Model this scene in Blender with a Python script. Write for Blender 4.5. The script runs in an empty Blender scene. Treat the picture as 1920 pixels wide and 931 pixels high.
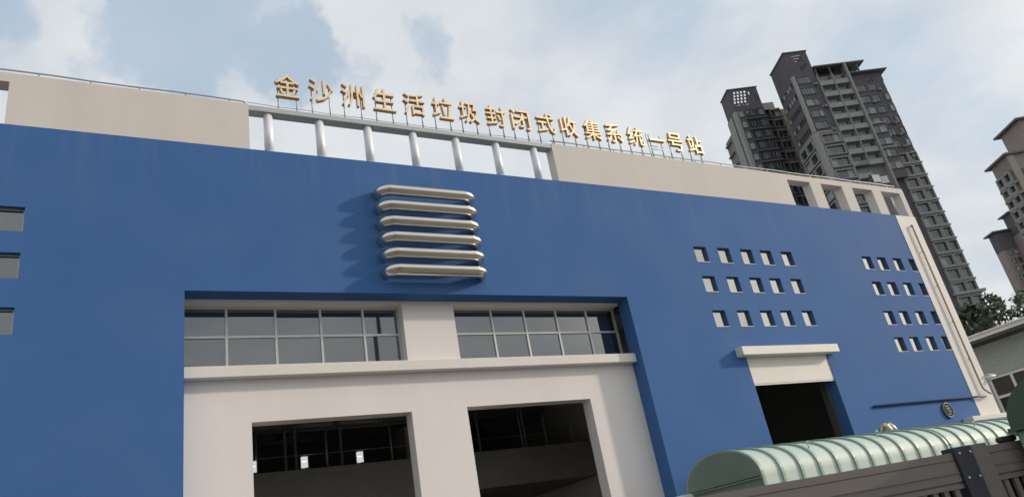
import bpy, bmesh, math, random
import numpy as np
from mathutils import Vector, Matrix

S = bpy.context.scene
COL = S.collection
PI = math.pi
R = math.radians

# ------------------------------------------------------------------ camera
YAW, PITCH, ROLL, F = 0.54586259, 0.40822098, -0.1876444, 1376.19
fw = Vector((math.sin(YAW)*math.cos(PITCH), math.cos(YAW)*math.cos(PITCH), math.sin(PITCH)))
rt0 = Vector((math.cos(YAW), -math.sin(YAW), 0.0))
up0 = rt0.cross(fw)
rt = rt0*math.cos(ROLL) + up0*math.sin(ROLL)
up = -rt0*math.sin(ROLL) + up0*math.cos(ROLL)
cam = bpy.data.cameras.new('camera')
cam.sensor_width = 36.0
cam.lens = 36.0*F/1920.0
cam.clip_end = 5000
cam.clip_start = 0.05
co = bpy.data.objects.new('camera', cam)
COL.objects.link(co)
M = Matrix(((rt.x, up.x, -fw.x, 0), (rt.y, up.y, -fw.y, 0), (rt.z, up.z, -fw.z, 1.6), (0, 0, 0, 1)))
co.matrix_world = M
S.camera = co

# ------------------------------------------------------------------ light
SUN_AZ, SUN_EL = R(111.0), R(20.5)
sdir = Vector((math.sin(SUN_AZ)*math.cos(SUN_EL), math.cos(SUN_AZ)*math.cos(SUN_EL), math.sin(SUN_EL)))
sl = bpy.data.lights.new('sun', 'SUN')
sl.energy = 1.95
sl.angle = R(2.5)
sl.color = (1.0, 0.85, 0.70)
so = bpy.data.objects.new('sun', sl)
COL.objects.link(so)
so.rotation_euler = (-sdir).to_track_quat('-Z', 'Y').to_euler()

S.view_settings.view_transform = 'Standard'
S.view_settings.look = 'None'
S.view_settings.exposure = 0.40
S.view_settings.gamma = 1.0

W = bpy.data.worlds.new('World')
S.world = W
W.use_nodes = True


def build_world():
    nt = W.node_tree
    N, L = nt.nodes, nt.links
    N.clear()
    out = N.new('ShaderNodeOutputWorld')
    bg = N.new('ShaderNodeBackground')
    bg.inputs['Strength'].default_value = 0.1
    L.new(bg.outputs[0], out.inputs[0])
    sky = N.new('ShaderNodeTexSky')
    sky.sky_type = 'NISHITA'
    sky.sun_disc = False
    sky.sun_elevation = SUN_EL
    sky.sun_rotation = SUN_AZ
    sky.air_density = 1.0
    sky.dust_density = 2.0
    tc = N.new('ShaderNodeTexCoord')
    sep = N.new('ShaderNodeSeparateXYZ')
    L.new(tc.outputs['Generated'], sep.inputs[0])

    def math_(op, a, b=None, clamp=False):
        n = N.new('ShaderNodeMath'); n.operation = op; n.use_clamp = clamp
        for i, v in enumerate((a, b)):
            if v is None: continue
            if isinstance(v, (int, float)): n.inputs[i].default_value = v
            else: L.new(v, n.inputs[i])
        return n.outputs[0]
    # cloud layer: the view direction carried to a flat layer overhead
    den = math_('ADD', math_('MAXIMUM', sep.outputs['Z'], 0.0), 0.28)
    cx = math_('DIVIDE', sep.outputs['X'], den)
    cy = math_('DIVIDE', sep.outputs['Y'], den)
    comb = N.new('ShaderNodeCombineXYZ')
    L.new(cx, comb.inputs[0]); L.new(cy, comb.inputs[1])
    n1 = N.new('ShaderNodeTexNoise')
    n1.inputs['Scale'].default_value = 2.6
    n1.inputs['Detail'].default_value = 9.0
    n1.inputs['Roughness'].default_value = 0.52
    n1.inputs['Distortion'].default_value = 0.25
    mp = N.new('ShaderNodeMapping')
    mp.inputs['Location'].default_value = CLOUD_OFF
    L.new(comb.outputs[0], mp.inputs[0])
    L.new(mp.outputs[0], n1.inputs['Vector'])
    # ragged edges for the breaks in the cloud deck
    nw = N.new('ShaderNodeTexNoise'); nw.inputs['Scale'].default_value = 6.0; nw.inputs['Detail'].default_value = 6.0; nw.inputs['Roughness'].default_value = 0.6
    L.new(tc.outputs['Generated'], nw.inputs['Vector'])
    sb = N.new('ShaderNodeVectorMath'); sb.operation = 'SUBTRACT'; L.new(nw.outputs['Color'], sb.inputs[0]); sb.inputs[1].default_value = (0.5, 0.5, 0.5)
    sw = N.new('ShaderNodeVectorMath'); sw.operation = 'SCALE'; L.new(sb.outputs[0], sw.inputs[0]); sw.inputs['Scale'].default_value = 0.22
    wd = N.new('ShaderNodeVectorMath'); wd.operation = 'ADD'; L.new(tc.outputs['Generated'], wd.inputs[0]); L.new(sw.outputs[0], wd.inputs[1])
    # blue gap in the cloud deck
    def gap(d, r0, r1, src=None):
        dn = N.new('ShaderNodeVectorMath'); dn.operation = 'DOT_PRODUCT'
        nv = N.new('ShaderNodeVectorMath'); nv.operation = 'NORMALIZE'
        L.new(src or tc.outputs['Generated'], nv.inputs[0])
        L.new(nv.outputs[0], dn.inputs[0]); dn.inputs[1].default_value = d
        m = N.new('ShaderNodeMapRange'); m.interpolation_type = 'SMOOTHSTEP'
        L.new(dn.outputs['Value'], m.inputs[0])
        m.inputs[1].default_value = math.cos(r1); m.inputs[2].default_value = math.cos(r0)
        return m.outputs[0]
    cov = n1.outputs[0]
    for d, r0, r1, k in GAPS:
        cov = math_('SUBTRACT', cov, math_('MULTIPLY', gap(d, r0, r1, wd.outputs[0]), k))
    mr = N.new('ShaderNodeMapRange'); mr.interpolation_type = 'SMOOTHSTEP'
    L.new(cov, mr.inputs[0])
    mr.inputs[1].default_value = 0.24; mr.inputs[2].default_value = 0.50
    # more veil towards the horizon
    hz = math_('POWER', math_('SUBTRACT', 1.0, math_('MAXIMUM', sep.outputs['Z'], 0.0), True), 1.7)
    dens = math_('ADD', math_('MULTIPLY', mr.outputs[0], 0.52), 0.42)
    dens = math_('MAXIMUM', dens, math_('MULTIPLY', hz, 1.0), True)
    # brightness of the cloud: grey bases, lighter tops, warmer glow near the sun
    n2 = N.new('ShaderNodeTexNoise')
    n2.inputs['Scale'].default_value = 4.5
    n2.inputs['Detail'].default_value = 6.0
    n2.inputs['Roughness'].default_value = 0.55
    mp2 = N.new('ShaderNodeMapping'); mp2.inputs['Location'].default_value = (7.3, 1.1, 2.0)
    L.new(comb.outputs[0], mp2.inputs[0]); L.new(mp2.outputs[0], n2.inputs['Vector'])
    cr = N.new('ShaderNodeValToRGB')
    cr.color_ramp.elements[0].position = 0.3; cr.color_ramp.elements[0].color = (0.60, 0.635, 0.67, 1)
    cr.color_ramp.elements[1].position = 0.68; cr.color_ramp.elements[1].color = (0.745, 0.763, 0.775, 1)
    L.new(n2.outputs[0], cr.inputs[0])
    glow = gap(sdir, R(4), R(45))
    gl = N.new('ShaderNodeMix'); gl.data_type = 'RGBA'; gl.blend_type = 'ADD'
    gl.inputs['B'].default_value = (1.7, 1.55, 1.30, 1)
    L.new(math_('POWER', glow, 2.6), gl.inputs['Factor'])
    L.new(cr.outputs[0], gl.inputs['A'])
    sc = N.new('ShaderNodeVectorMath'); sc.operation = 'SCALE'
    L.new(gl.outputs['Result'], sc.inputs[0]); sc.inputs['Scale'].default_value = 8.3
    # clear air between the clouds
    ba = N.new('ShaderNodeMix'); ba.data_type = 'RGBA'
    ba.inputs['Factor'].default_value = 0.55
    L.new(sky.outputs[0], ba.inputs['A'])
    ba.inputs['B'].default_value = (3.0, 4.7, 6.5, 1)
    mx = N.new('ShaderNodeMix'); mx.data_type = 'RGBA'
    L.new(dens, mx.inputs['Factor'])
    L.new(ba.outputs['Result'], mx.inputs['A'])
    L.new(sc.outputs[0], mx.inputs['B'])
    L.new(mx.outputs['Result'], bg.inputs['Color'])


CLOUD_OFF = (3.1, 0.4, 0.0)


def pix_dir(x, y):
    d = fw + rt*((x-960)/F) - up*((y-465.5)/F)
    d.normalize()
    return d


# wider breaks in the deck, each given as a compass direction and height above the horizon
def azel(az, el):
    az, el = R(az), R(el)
    return (math.sin(az)*math.cos(el), math.cos(az)*math.cos(el), math.sin(el))


GAPS = [(azel(9.6, 42.2), R(1), R(8), 0.34), (azel(15.5, 40.6), R(0.3), R(5), 0.30), (azel(3.5, 40.8), R(0.5), R(5.5), 0.30), (azel(26, 40), R(0.2), R(3), 0.2), (azel(-8.5, 40.5), R(0.5), R(3), 0.13)]
build_world()

# ------------------------------------------------------------------ helpers
rng = random.Random(7)


def mat(name, color, rough=0.8, metal=0.0, var=0.06, scale=1.5, bump=0.0, bscale=40.0, spec=0.5, ior=None, stretch=None, coat=0.0):
    m = bpy.data.materials.new(name)
    m.use_nodes = True
    nt = m.node_tree; N, L = nt.nodes, nt.links
    p = N['Principled BSDF']
    p.inputs['Roughness'].default_value = rough
    p.inputs['Metallic'].default_value = metal
    p.inputs['Specular IOR Level'].default_value = spec
    if ior: p.inputs['IOR'].default_value = ior
    if coat: p.inputs['Coat Weight'].default_value = coat
    tc = N.new('ShaderNodeTexCoord')
    mp = N.new('ShaderNodeMapping')
    L.new(tc.outputs['Object'], mp.inputs[0])
    if stretch: mp.inputs['Scale'].default_value = stretch
    n = N.new('ShaderNodeTexNoise')
    n.inputs['Scale'].default_value = scale
    n.inputs['Detail'].default_value = 8
    n.inputs['Roughness'].default_value = 0.6
    L.new(mp.outputs[0], n.inputs['Vector'])
    r = N.new('ShaderNodeValToRGB')
    e = r.color_ramp.elements
    e[0].position = 0.28; e[1].position = 0.72
    e[0].color = tuple(max(0, c*(1-var)) for c in color) + (1,)
    e[1].color = tuple(min(1, c*(1+var)) for c in color) + (1,)
    L.new(n.outputs[0], r.inputs[0])
    L.new(r.outputs[0], p.inputs['Base Color'])
    if bump:
        nb = N.new('ShaderNodeTexNoise'); nb.inputs['Scale'].default_value = bscale; nb.inputs['Detail'].default_value = 5
        L.new(tc.outputs['Object'], nb.inputs['Vector'])
        b = N.new('ShaderNodeBump'); b.inputs['Strength'].default_value = bump; b.inputs['Distance'].default_value = 0.02
        L.new(nb.outputs[0], b.inputs['Height']); L.new(b.outputs[0], p.inputs['Normal'])
    return m


class MB:
    """collects quads and polygons, with a material slot for each"""
    def __init__(s):
        s.v, s.f, s.m, s.sm = [], [], [], []

    def poly(s, pts, m=0, smooth=False):
        i = len(s.v)
        s.v.extend([tuple(p) for p in pts]); s.f.append(tuple(range(i, i+len(pts)))); s.m.append(m); s.sm.append(smooth)
        return s

    def box(s, x0, x1, y0, y1, z0, z1, m=0, skip=''):
        i = len(s.v)
        s.v += [(x0,y0,z0),(x1,y0,z0),(x1,y1,z0),(x0,y1,z0),(x0,y0,z1),(x1,y0,z1),(x1,y1,z1),(x0,y1,z1)]
        for q in ((0,3,2,1),(4,5,6,7),(0,1,5,4),(1,2,6,5),(2,3,7,6),(3,0,4,7)):
            s.f.append(tuple(i+k for k in q)); s.m.append(m); s.sm.append(False)
        return s

    def obox(s, c, ax, ay, az, m=0):
        """box round centre c with half-axis vectors"""
        c, ax, ay, az = Vector(c), Vector(ax), Vector(ay), Vector(az)
        i = len(s.v)
        for k in ((-1,-1,-1),(1,-1,-1),(1,1,-1),(-1,1,-1),(-1,-1,1),(1,-1,1),(1,1,1),(-1,1,1)):
            s.v.append(tuple(c+ax*k[0]+ay*k[1]+az*k[2]))
        for q in ((0,3,2,1),(4,5,6,7),(0,1,5,4),(1,2,6,5),(2,3,7,6),(3,0,4,7)):
            s.f.append(tuple(i+k for k in q)); s.m.append(m); s.sm.append(False)
        return s

    def tube(s, pts, r, n=8, m=0, cap=True, smooth=True):
        pts = [Vector(p) for p in pts]
        rs = r if isinstance(r, (list, tuple)) else [r]*len(pts)
        rings = []
        ref = None
        for k, p in enumerate(pts):
            a = pts[min(k+1, len(pts)-1)]-pts[max(k-1, 0)]
            a.normalize()
            if ref is None:
                ref = Vector((0,0,1)) if abs(a.z) < 0.9 else Vector((1,0,0))
            u = a.cross(ref); u.normalize(); v = u.cross(a); v.normalize(); ref = v
            i = len(s.v)
            for j in range(n):
                t = 2*PI*j/n
                s.v.append(tuple(p+u*(math.cos(t)*rs[k])+v*(math.sin(t)*rs[k])))
            rings.append(i)
        for k in range(len(rings)-1):
            a, b = rings[k], rings[k+1]
            for j in range(n):
                s.f.append((a+j, b+j, b+(j+1) % n, a+(j+1) % n)); s.m.append(m); s.sm.append(smooth)
        if cap:
            s.f.append(tuple(rings[0]+j for j in range(n))); s.m.append(m); s.sm.append(False)
            s.f.append(tuple(rings[-1]+j for j in reversed(range(n)))); s.m.append(m); s.sm.append(False)
        return s

    def sweep(s, path, frames, sec, m=0, cap=True):
        """section (list of (a,b)) carried along path; frames = list of (A,B) vectors"""
        n = len(sec); rings = []
        for p, (A, B) in zip(path, frames):
            i = len(s.v); rings.append(i)
            for a, b in sec:
                s.v.append(tuple(Vector(p)+Vector(A)*a+Vector(B)*b))
        for k in range(len(rings)-1):
            a, b = rings[k], rings[k+1]
            for j in range(n):
                s.f.append((a+j, a+(j+1) % n, b+(j+1) % n, b+j)); s.m.append(m); s.sm.append(True)
        if cap:
            s.f.append(tuple(rings[0]+j for j in reversed(range(n)))); s.m.append(m); s.sm.append(False)
            s.f.append(tuple(rings[-1]+j for j in range(n))); s.m.append(m); s.sm.append(False)
        return s

    def wall(s, x0, x1, z0, z1, y0, y1, holes, m=0, mr=None):
        """upright slab facing -Y with rectangular holes cut right through"""
        mr = m if mr is None else mr
        xs = sorted(set([x0, x1]+[min(max(h[k], x0), x1) for h in holes for k in (0, 1)]))
        zs = sorted(set([z0, z1]+[min(max(h[k], z0), z1) for h in holes for k in (2, 3)]))
        def hole(a, b, c, d):
            cx, cz = (a+b)/2, (c+d)/2
            return any(h[0] < cx < h[1] and h[2] < cz < h[3] for h in holes)
        grid = {}
        for i in range(len(xs)-1):
            for k in range(len(zs)-1):
                grid[i, k] = not hole(xs[i], xs[i+1], zs[k], zs[k+1])
        for (i, k), solid in grid.items():
            if not solid: continue
            a, b, c, d = xs[i], xs[i+1], zs[k], zs[k+1]
            s.poly([(a,y0,c),(b,y0,c),(b,y0,d),(a,y0,d)], m)
            s.poly([(b,y1,c),(a,y1,c),(a,y1,d),(b,y1,d)], m)
            if not grid.get((i-1, k)): s.poly([(a,y1,c),(a,y0,c),(a,y0,d),(a,y1,d)], mr)
            if not grid.get((i+1, k)): s.poly([(b,y0,c),(b,y1,c),(b,y1,d),(b,y0,d)], mr)
            if not grid.get((i, k-1)): s.poly([(a,y1,c),(b,y1,c),(b,y0,c),(a,y0,c)], mr)
            if not grid.get((i, k+1)): s.poly([(a,y0,d),(b,y0,d),(b,y1,d),(a,y1,d)], mr)
        return s

    def mesh(s, name, mats, bevel=0.0, weld=True):
        me = bpy.data.meshes.new(name)
        me.from_pydata(s.v, [], s.f)
        mats = mats if isinstance(mats, (list, tuple)) else [mats]
        for x in mats: me.materials.append(x)
        me.polygons.foreach_set('material_index', s.m)
        me.polygons.foreach_set('use_smooth', s.sm)
        bm = bmesh.new(); bm.from_mesh(me)
        if weld: bmesh.ops.remove_doubles(bm, verts=bm.verts, dist=1e-5)
        if bevel:
            ed = [e for e in bm.edges if len(e.link_faces) == 2 and e.calc_face_angle(0) > 0.6]
            bmesh.ops.bevel(bm, geom=ed, offset=bevel, segments=2, profile=0.5, affect='EDGES')
        bm.to_mesh(me); bm.free()
        me.update()
        return me

    def build(s, name, mats, parent=None, bevel=0.0, weld=True):
        o = bpy.data.objects.new(name, s.mesh(name, mats, bevel, weld))
        COL.objects.link(o)
        if parent is not None: o.parent = parent
        return o


def empty(name, loc=(0,0,0), rz=0.0):
    o = bpy.data.objects.new(name, None)
    o.empty_display_size = 0.3
    COL.objects.link(o); o.location = loc; o.rotation_euler = (0, 0, rz)
    return o


def tag(o, label=None, cat=None, group=None, kind=None):
    if label: o['label'] = label
    if cat: o['category'] = cat
    if group: o['group'] = group
    if kind: o['kind'] = kind
    return o


def copy_tree(o, parent=None):
    c = o.copy(); COL.objects.link(c)
    if parent is not None:
        c.parent = parent
    for ch in list(o.children):
        copy_tree(ch, c)
    return c


# ------------------------------------------------------------------ materials
def blue_paint():
    m = mat('blue_paint', (0.048, 0.131, 0.325), rough=0.8, var=0.06, scale=0.35, bump=0.12, bscale=25, spec=0.2)
    nt = m.node_tree; N, L = nt.nodes, nt.links
    p = N['Principled BSDF']
    src = p.inputs['Base Color'].links[0].from_socket
    tc = N.new('ShaderNodeTexCoord')
    mp = N.new('ShaderNodeMapping'); mp.inputs['Scale'].default_value = (2.4, 1, 0.16)
    L.new(tc.outputs['Object'], mp.inputs[0])
    n = N.new('ShaderNodeTexNoise'); n.inputs['Scale'].default_value = 1.0; n.inputs['Detail'].default_value = 7; n.inputs['Roughness'].default_value = 0.65
    L.new(mp.outputs[0], n.inputs['Vector'])
    r = N.new('ShaderNodeMapRange'); r.inputs[1].default_value = 0.50; r.inputs[2].default_value = 0.80
    L.new(n.outputs[0], r.inputs[0])
    # chalky run-off stains under the coping
    sep = N.new('ShaderNodeSeparateXYZ'); L.new(tc.outputs['Object'], sep.inputs[0])
    zr = N.new('ShaderNodeMapRange'); zr.inputs[1].default_value = 9.6; zr.inputs[2].default_value = 12.1
    L.new(sep.outputs['Z'], zr.inputs[0])
    mu = N.new('ShaderNodeMath'); mu.operation = 'MULTIPLY'
    L.new(r.outputs[0], mu.inputs[0]); L.new(zr.outputs[0], mu.inputs[1])
    mu2 = N.new('ShaderNodeMath'); mu2.operation = 'MULTIPLY'; mu2.inputs[1].default_value = 0.32
    L.new(mu.outputs[0], mu2.inputs[0])
    mx = N.new('ShaderNodeMix'); mx.data_type = 'RGBA'
    L.new(mu2.outputs[0], mx.inputs['Factor']); L.new(src, mx.inputs['A'])
    mx.inputs['B'].default_value = (0.20, 0.25, 0.36, 1)
    # broad weathering patches
    n3 = N.new('ShaderNodeTexNoise'); n3.inputs['Scale'].default_value = 0.55; n3.inputs['Detail'].default_value = 4
    L.new(tc.outputs['Object'], n3.inputs['Vector'])
    r3 = N.new('ShaderNodeMapRange'); r3.inputs[1].default_value = 0.45; r3.inputs[2].default_value = 0.75; r3.inputs[4].default_value = 0.38
    L.new(n3.outputs[0], r3.inputs[0])
    mx2 = N.new('ShaderNodeMix'); mx2.data_type = 'RGBA'
    L.new(r3.outputs[0], mx2.inputs['Factor']); L.new(mx.outputs['Result'], mx2.inputs['A'])
    mx2.inputs['B'].default_value = (0.078, 0.152, 0.318, 1)
    L.new(mx2.outputs['Result'], p.inputs['Base Color'])
    return m


MT = {
    'blue': blue_paint(),
    'beige': mat('beige_paint', (0.59, 0.552, 0.515), rough=0.85, var=0.05, scale=0.5, bump=0.1, stretch=(1.5, 1, 0.35)),
    'cream': mat('cream_paint', (0.715, 0.68, 0.655), rough=0.85, var=0.06, scale=0.5, bump=0.1, stretch=(1.2, 1, 0.4)),
    'white': mat('white_paint', (0.68, 0.65, 0.61), rough=0.75, var=0.05, scale=0.8, bump=0.08, stretch=(1.5, 1, 0.35)),
    'shutter': mat('shutter_white', (0.68, 0.65, 0.60), rough=0.6, var=0.03, scale=2),
    'silver': mat('silver_paint', (0.74, 0.76, 0.80), rough=0.5, metal=0.1, var=0.05, scale=3),
    'grey_steel': mat('grey_steel', (0.42, 0.45, 0.45), rough=0.5, metal=0.2, var=0.06, scale=3),
    'steel': mat('stainless_steel', (0.70, 0.65, 0.58), rough=0.22, metal=1.0, var=0.08, scale=6, stretch=(0.4, 2, 6)),
    'gold': mat('gold_metal', (0.88, 0.70, 0.45), rough=0.38, metal=0.75, var=0.10, scale=5),
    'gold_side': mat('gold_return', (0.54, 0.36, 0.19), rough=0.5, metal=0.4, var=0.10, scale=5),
    'rail': mat('galvanised_rail', (0.36, 0.38, 0.40), rough=0.45, metal=0.6, var=0.1, scale=8),
    'alu': mat('aluminium_frame', (0.50, 0.50, 0.48), rough=0.45, metal=0.5, var=0.05, scale=6),
    'white_frame': mat('white_window_frame', (0.62, 0.63, 0.62), rough=0.5, var=0.05, scale=4),
    'dark_alu': mat('dark_frame', (0.10, 0.105, 0.11), rough=0.5, metal=0.3, var=0.08, scale=6),
    'glass': mat('tinted_glass', (0.020, 0.028, 0.027), rough=0.02, var=0.15, scale=1.5, spec=0.5, ior=2.6),
    'glass_low': mat('plain_glass', (0.03, 0.032, 0.034), rough=0.05, var=0.3, scale=0.6, ior=1.35),
    'glass_pale': mat('small_pane_glass', (0.05, 0.062, 0.055), rough=0.05, var=0.2, scale=2.5, spec=0.5, ior=2.9),
    'concrete': mat('concrete', (0.19, 0.17, 0.15), rough=0.9, var=0.15, scale=0.6, bump=0.3, bscale=12),
    'dark_concrete': mat('dark_concrete', (0.30, 0.29, 0.26), rough=0.9, var=0.15, scale=0.7),
    'interior': mat('interior_plaster', (0.55, 0.55, 0.53), rough=0.9, var=0.15, scale=0.7),
    'mint': mat('mint_paint', (0.47, 0.57, 0.51), rough=0.58, var=0.09, scale=1.2, bump=0.06, bscale=8),
    'mint_rib': mat('mint_rib_paint', (0.25, 0.345, 0.30), rough=0.45, var=0.10, scale=2),
    'mint_end': mat('shaded_mint_plate', (0.16, 0.22, 0.185), rough=0.5, var=0.10, scale=1.5),  # mint darkened, end plate's shade put into the colour; reused on bin body
    'dark_green': mat('dark_green_paint', (0.022, 0.065, 0.035), rough=0.4, var=0.15, scale=3),
    'black': mat('black_plastic', (0.025, 0.028, 0.03), rough=0.5, var=0.15, scale=6),
    'brass': mat('worn_hook_steel', (0.60, 0.54, 0.42), rough=0.4, metal=0.7, var=0.2, scale=9),
    'gate': mat('brown_gate_paint', (0.165, 0.145, 0.130), rough=0.38, var=0.07, scale=3, stretch=(0.5, 1, 3)),
    'gate_dark': mat('dark_gate_plate', (0.025, 0.029, 0.037), rough=0.45, var=0.15, scale=4),
    'bolt': mat('bright_bolt', (0.6, 0.6, 0.6), rough=0.3, metal=0.9),
    'navy_pipe': mat('navy_pipe_paint', (0.02, 0.035, 0.10), rough=0.5, var=0.08),
    'brown_pipe': mat('brown_pipe_paint', (0.32, 0.265, 0.22), rough=0.6, var=0.08),
    'lens': mat('lamp_lens', (0.55, 0.56, 0.55), rough=0.2, var=0.2, scale=20),
    'paper': mat('white_enamel', (0.8, 0.8, 0.8), rough=0.6, var=0.02),
    # towers: some colours lightened to put faint haze into them
    't_dark': mat('tower_dark_render', (0.101, 0.092, 0.103), rough=0.9, var=0.10, scale=0.25, bump=0.0),
    't_side': mat('tower_side_render', (0.103, 0.106, 0.103), rough=0.9, var=0.12, scale=0.3),
    't_light': mat('tower_light_render', (0.287, 0.285, 0.27), rough=0.9, var=0.10, scale=0.25, stretch=(1, 1, 0.3)),
    't_mid': mat('tower_grey_render', (0.184, 0.184, 0.178), rough=0.9, var=0.10, scale=0.25),
    't_beige': mat('tower_beige_render', (0.34, 0.30, 0.25), rough=0.9, var=0.08, scale=0.25),
    't_pink': mat('tower_pinkish_render', (0.27, 0.225, 0.21), rough=0.9, var=0.08, scale=0.25),
    't_roof': mat('tower_roof_metal', (0.115, 0.125, 0.125), rough=0.6, var=0.08, scale=0.3),
    't_glass': mat('tower_glass', (0.03, 0.042, 0.042), rough=0.06, var=0.4, scale=0.35, ior=1.9),
    't_curtain': mat('tower_curtained_window', (0.30, 0.33, 0.31), rough=0.5, var=0.2, scale=0.8),
    't_glass2': mat('tower_glass_pale', (0.10, 0.125, 0.125), rough=0.12, var=0.3, scale=0.5, ior=1.8),
    't_bar': mat('tower_window_bar', (0.30, 0.31, 0.30), rough=0.6, var=0.05),
    't_rail': mat('tower_balcony_glass', (0.22, 0.25, 0.24), rough=0.25, var=0.2, scale=0.6),
    'mint_wall': mat('pebbledash_wall', (0.33, 0.385, 0.355), rough=0.95, var=0.16, scale=9, bump=0.5, bscale=30),
    'eave': mat('eave_metal', (0.58, 0.59, 0.57), rough=0.5, var=0.05, scale=1),
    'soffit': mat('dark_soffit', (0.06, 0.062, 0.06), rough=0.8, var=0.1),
    'asphalt': mat('asphalt', (0.16, 0.155, 0.15), rough=0.95, var=0.2, scale=0.5, bump=0.4, bscale=30),
    'leaf_a': mat('leaf_dark', (0.045, 0.065, 0.032), rough=0.6, var=0.4, scale=0.5),
    'leaf_b': mat('leaf_mid', (0.075, 0.10, 0.048), rough=0.6, var=0.4, scale=0.5),
    'bark': mat('bark', (0.11, 0.085, 0.065), rough=0.95, var=0.25, scale=3, stretch=(4, 4, 0.6)),
}

pp = MT['paper'].copy(); pp.name = 'added_glow_panel'; MT['added_glow_panel'] = pp
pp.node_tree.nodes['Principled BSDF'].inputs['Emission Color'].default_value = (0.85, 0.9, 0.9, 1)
pp.node_tree.nodes['Principled BSDF'].inputs['Emission Strength'].default_value = 0.5  # glow added so the white boxes read bright in the dark interior

# ------------------------------------------------------------------ ground
g = MB()
g.poly([(-1500,-1500,0),(1500,-1500,0),(1500,1500,0),(-1500,1500,0)])
tag(g.build('ground', MT['asphalt']), kind='structure')
g = MB()
g.poly([(-40,-6,0.004),(34,-6,0.004),(34,16,0.004),(-40,16,0.004)])
tag(g.build('yard_paving', MT['concrete']), kind='structure')

# ------------------------------------------------------------------ the station building
X0, X1 = -14.6, 29.35
YF = 16.0
YB = 16.5
ZT = 12.08
BX0, BX1, BZ = 1.384, 13.29, 8.296
SX0, SX1, SZ = 17.30, 20.97, 6.34
st = empty('waste_station', (0, 0, 0))
tag(st, 'long royal blue waste station hall with cream bay, steel tubes and open parapet', 'building')

sq = []      # small square windows of the blue wall
rows_z = (10.10, 9.06, 7.89, 6.87)
for z in rows_z[:3]:
    for x in (16.47, 17.51, 18.54, 19.47, 20.49):
        sq.append((x, x+0.535, z-0.56, z))
for z in rows_z:
    for x in (24.84, 25.72, 26.69, 27.66):
        sq.append((x, min(x+0.53, 28.045), z-0.555, z))
wide = [(-3.9, -1.64, z-0.56, z) for z in rows_z[:3]] + [(-7.6, -5.3, z-0.56, z) for z in rows_z[:3]]
holes = sq+wide+[(BX0, BX1, -1, BZ), (SX0, SX1, -1, SZ)]
w = MB()
w.wall(X0, X1, 0, ZT, YF, YB, holes)
w.build('wall', MT['blue'], st)

# the other three sides, roof and inner partitions
b = MB()
b.box(X0, X0+0.4, YB, 44, 0, ZT); b.box(X1-0.4, X1, YB, 44, 0, ZT); b.box(X0+0.4, X1-0.4, 43.6, 44, 0, ZT)
b.build('side_wall', MT['white'], st)
b = MB(); b.box(X0+0.4, X1-0.4, YB, 43.6, ZT-0.4, ZT-0.05); b.build('roof', MT['concrete'], st)
b = MB(); b.box(15.2, 15.4, YB, 43.6, 0, ZT-0.4); b.box(0.0, 0.2, YB, 43.6, 0, ZT-0.4); b.box(0.2, 15.2, 32.0, 32.2, 0, ZT-0.4)
b.box(15.4, X1-0.4, 27, 27.2, 0, ZT-0.4)
for k in range(6):
    b.box(0.2, 15.2, 18.6+2.2*k, 18.9+2.2*k, 7.6, 8.2)
b.box(0.2, 15.2, 17.2, 32.0, 8.2, 8.4)
b.build('inner_partition', MT['interior'], st)

# bay: cream wall standing back in the blue one
dr1 = (2.77, 6.42, -1, 5.46); dr2 = (7.88, 11.58, -1, 5.49)
wb1 = (BX0, 6.48, 6.665, 8.225); wb2 = (7.90, BX1, 6.665, 8.225)
b = MB(); b.wall(BX0, BX1, 0, BZ, YB, 16.90, [dr1, dr2, wb1, wb2]); b.build('bay_wall', MT['cream'], st)
b = MB(); b.box(BX0+0.003, BX1-0.015, 16.24, YB-0.003, 6.41, 6.66); b.build('window_ledge', MT['white'], st, bevel=0.012)


def window(name, hole, y, vbars, hbars, glass, fw_=0.05, frame='alu', dy=0.07, edge=True):
    x0, x1, z0, z1 = hole
    e = 0.002
    f = MB()
    x0, x1, z0, z1 = x0+e, x1-e, z0+e, z1-e
    f.box(x0, x0+fw_, y, y+dy, z0, z1); f.box(x1-fw_, x1, y, y+dy, z0, z1)
    f.box(x0+fw_, x1-fw_, y, y+dy, z0, z0+fw_); f.box(x0+fw_, x1-fw_, y, y+dy, z1-fw_, z1)
    for v in vbars:
        f.box(v-fw_/2, v+fw_/2, y+0.004, y+dy-0.004, z0+fw_, z1-fw_)
    xs = [x0+fw_]+[q for v in vbars for q in (v-fw_/2, v+fw_/2)]+[x1-fw_]
    for h in hbars:
        for a, c in zip(xs[0::2], xs[1::2]):
            f.box(a, c, y+0.006, y+dy-0.006, h-fw_/2, h+fw_/2)
    fo = f.build(name, MT[frame], st)
    # each pane of a real window sits a hair differently in its frame
    zs = [z0+fw_]+[q for v in hbars for q in (v-fw_/2, v+fw_/2)]+[z1-fw_]
    p = MB()
    for a, c in zip(xs[0::2], xs[1::2]):
        for d, q in zip(zs[0::2], zs[1::2]):
            j = [rng.uniform(-0.004, 0.004) for _ in range(3)]
            ym = y+dy*0.62
            p.poly([(a, ym+j[0], d), (c, ym+j[1], d), (c, ym+j[1]+j[2], q), (a, ym+j[0]+j[2], q)])
    po = p.build('pane', MT[glass], fo)
    return fo


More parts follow.
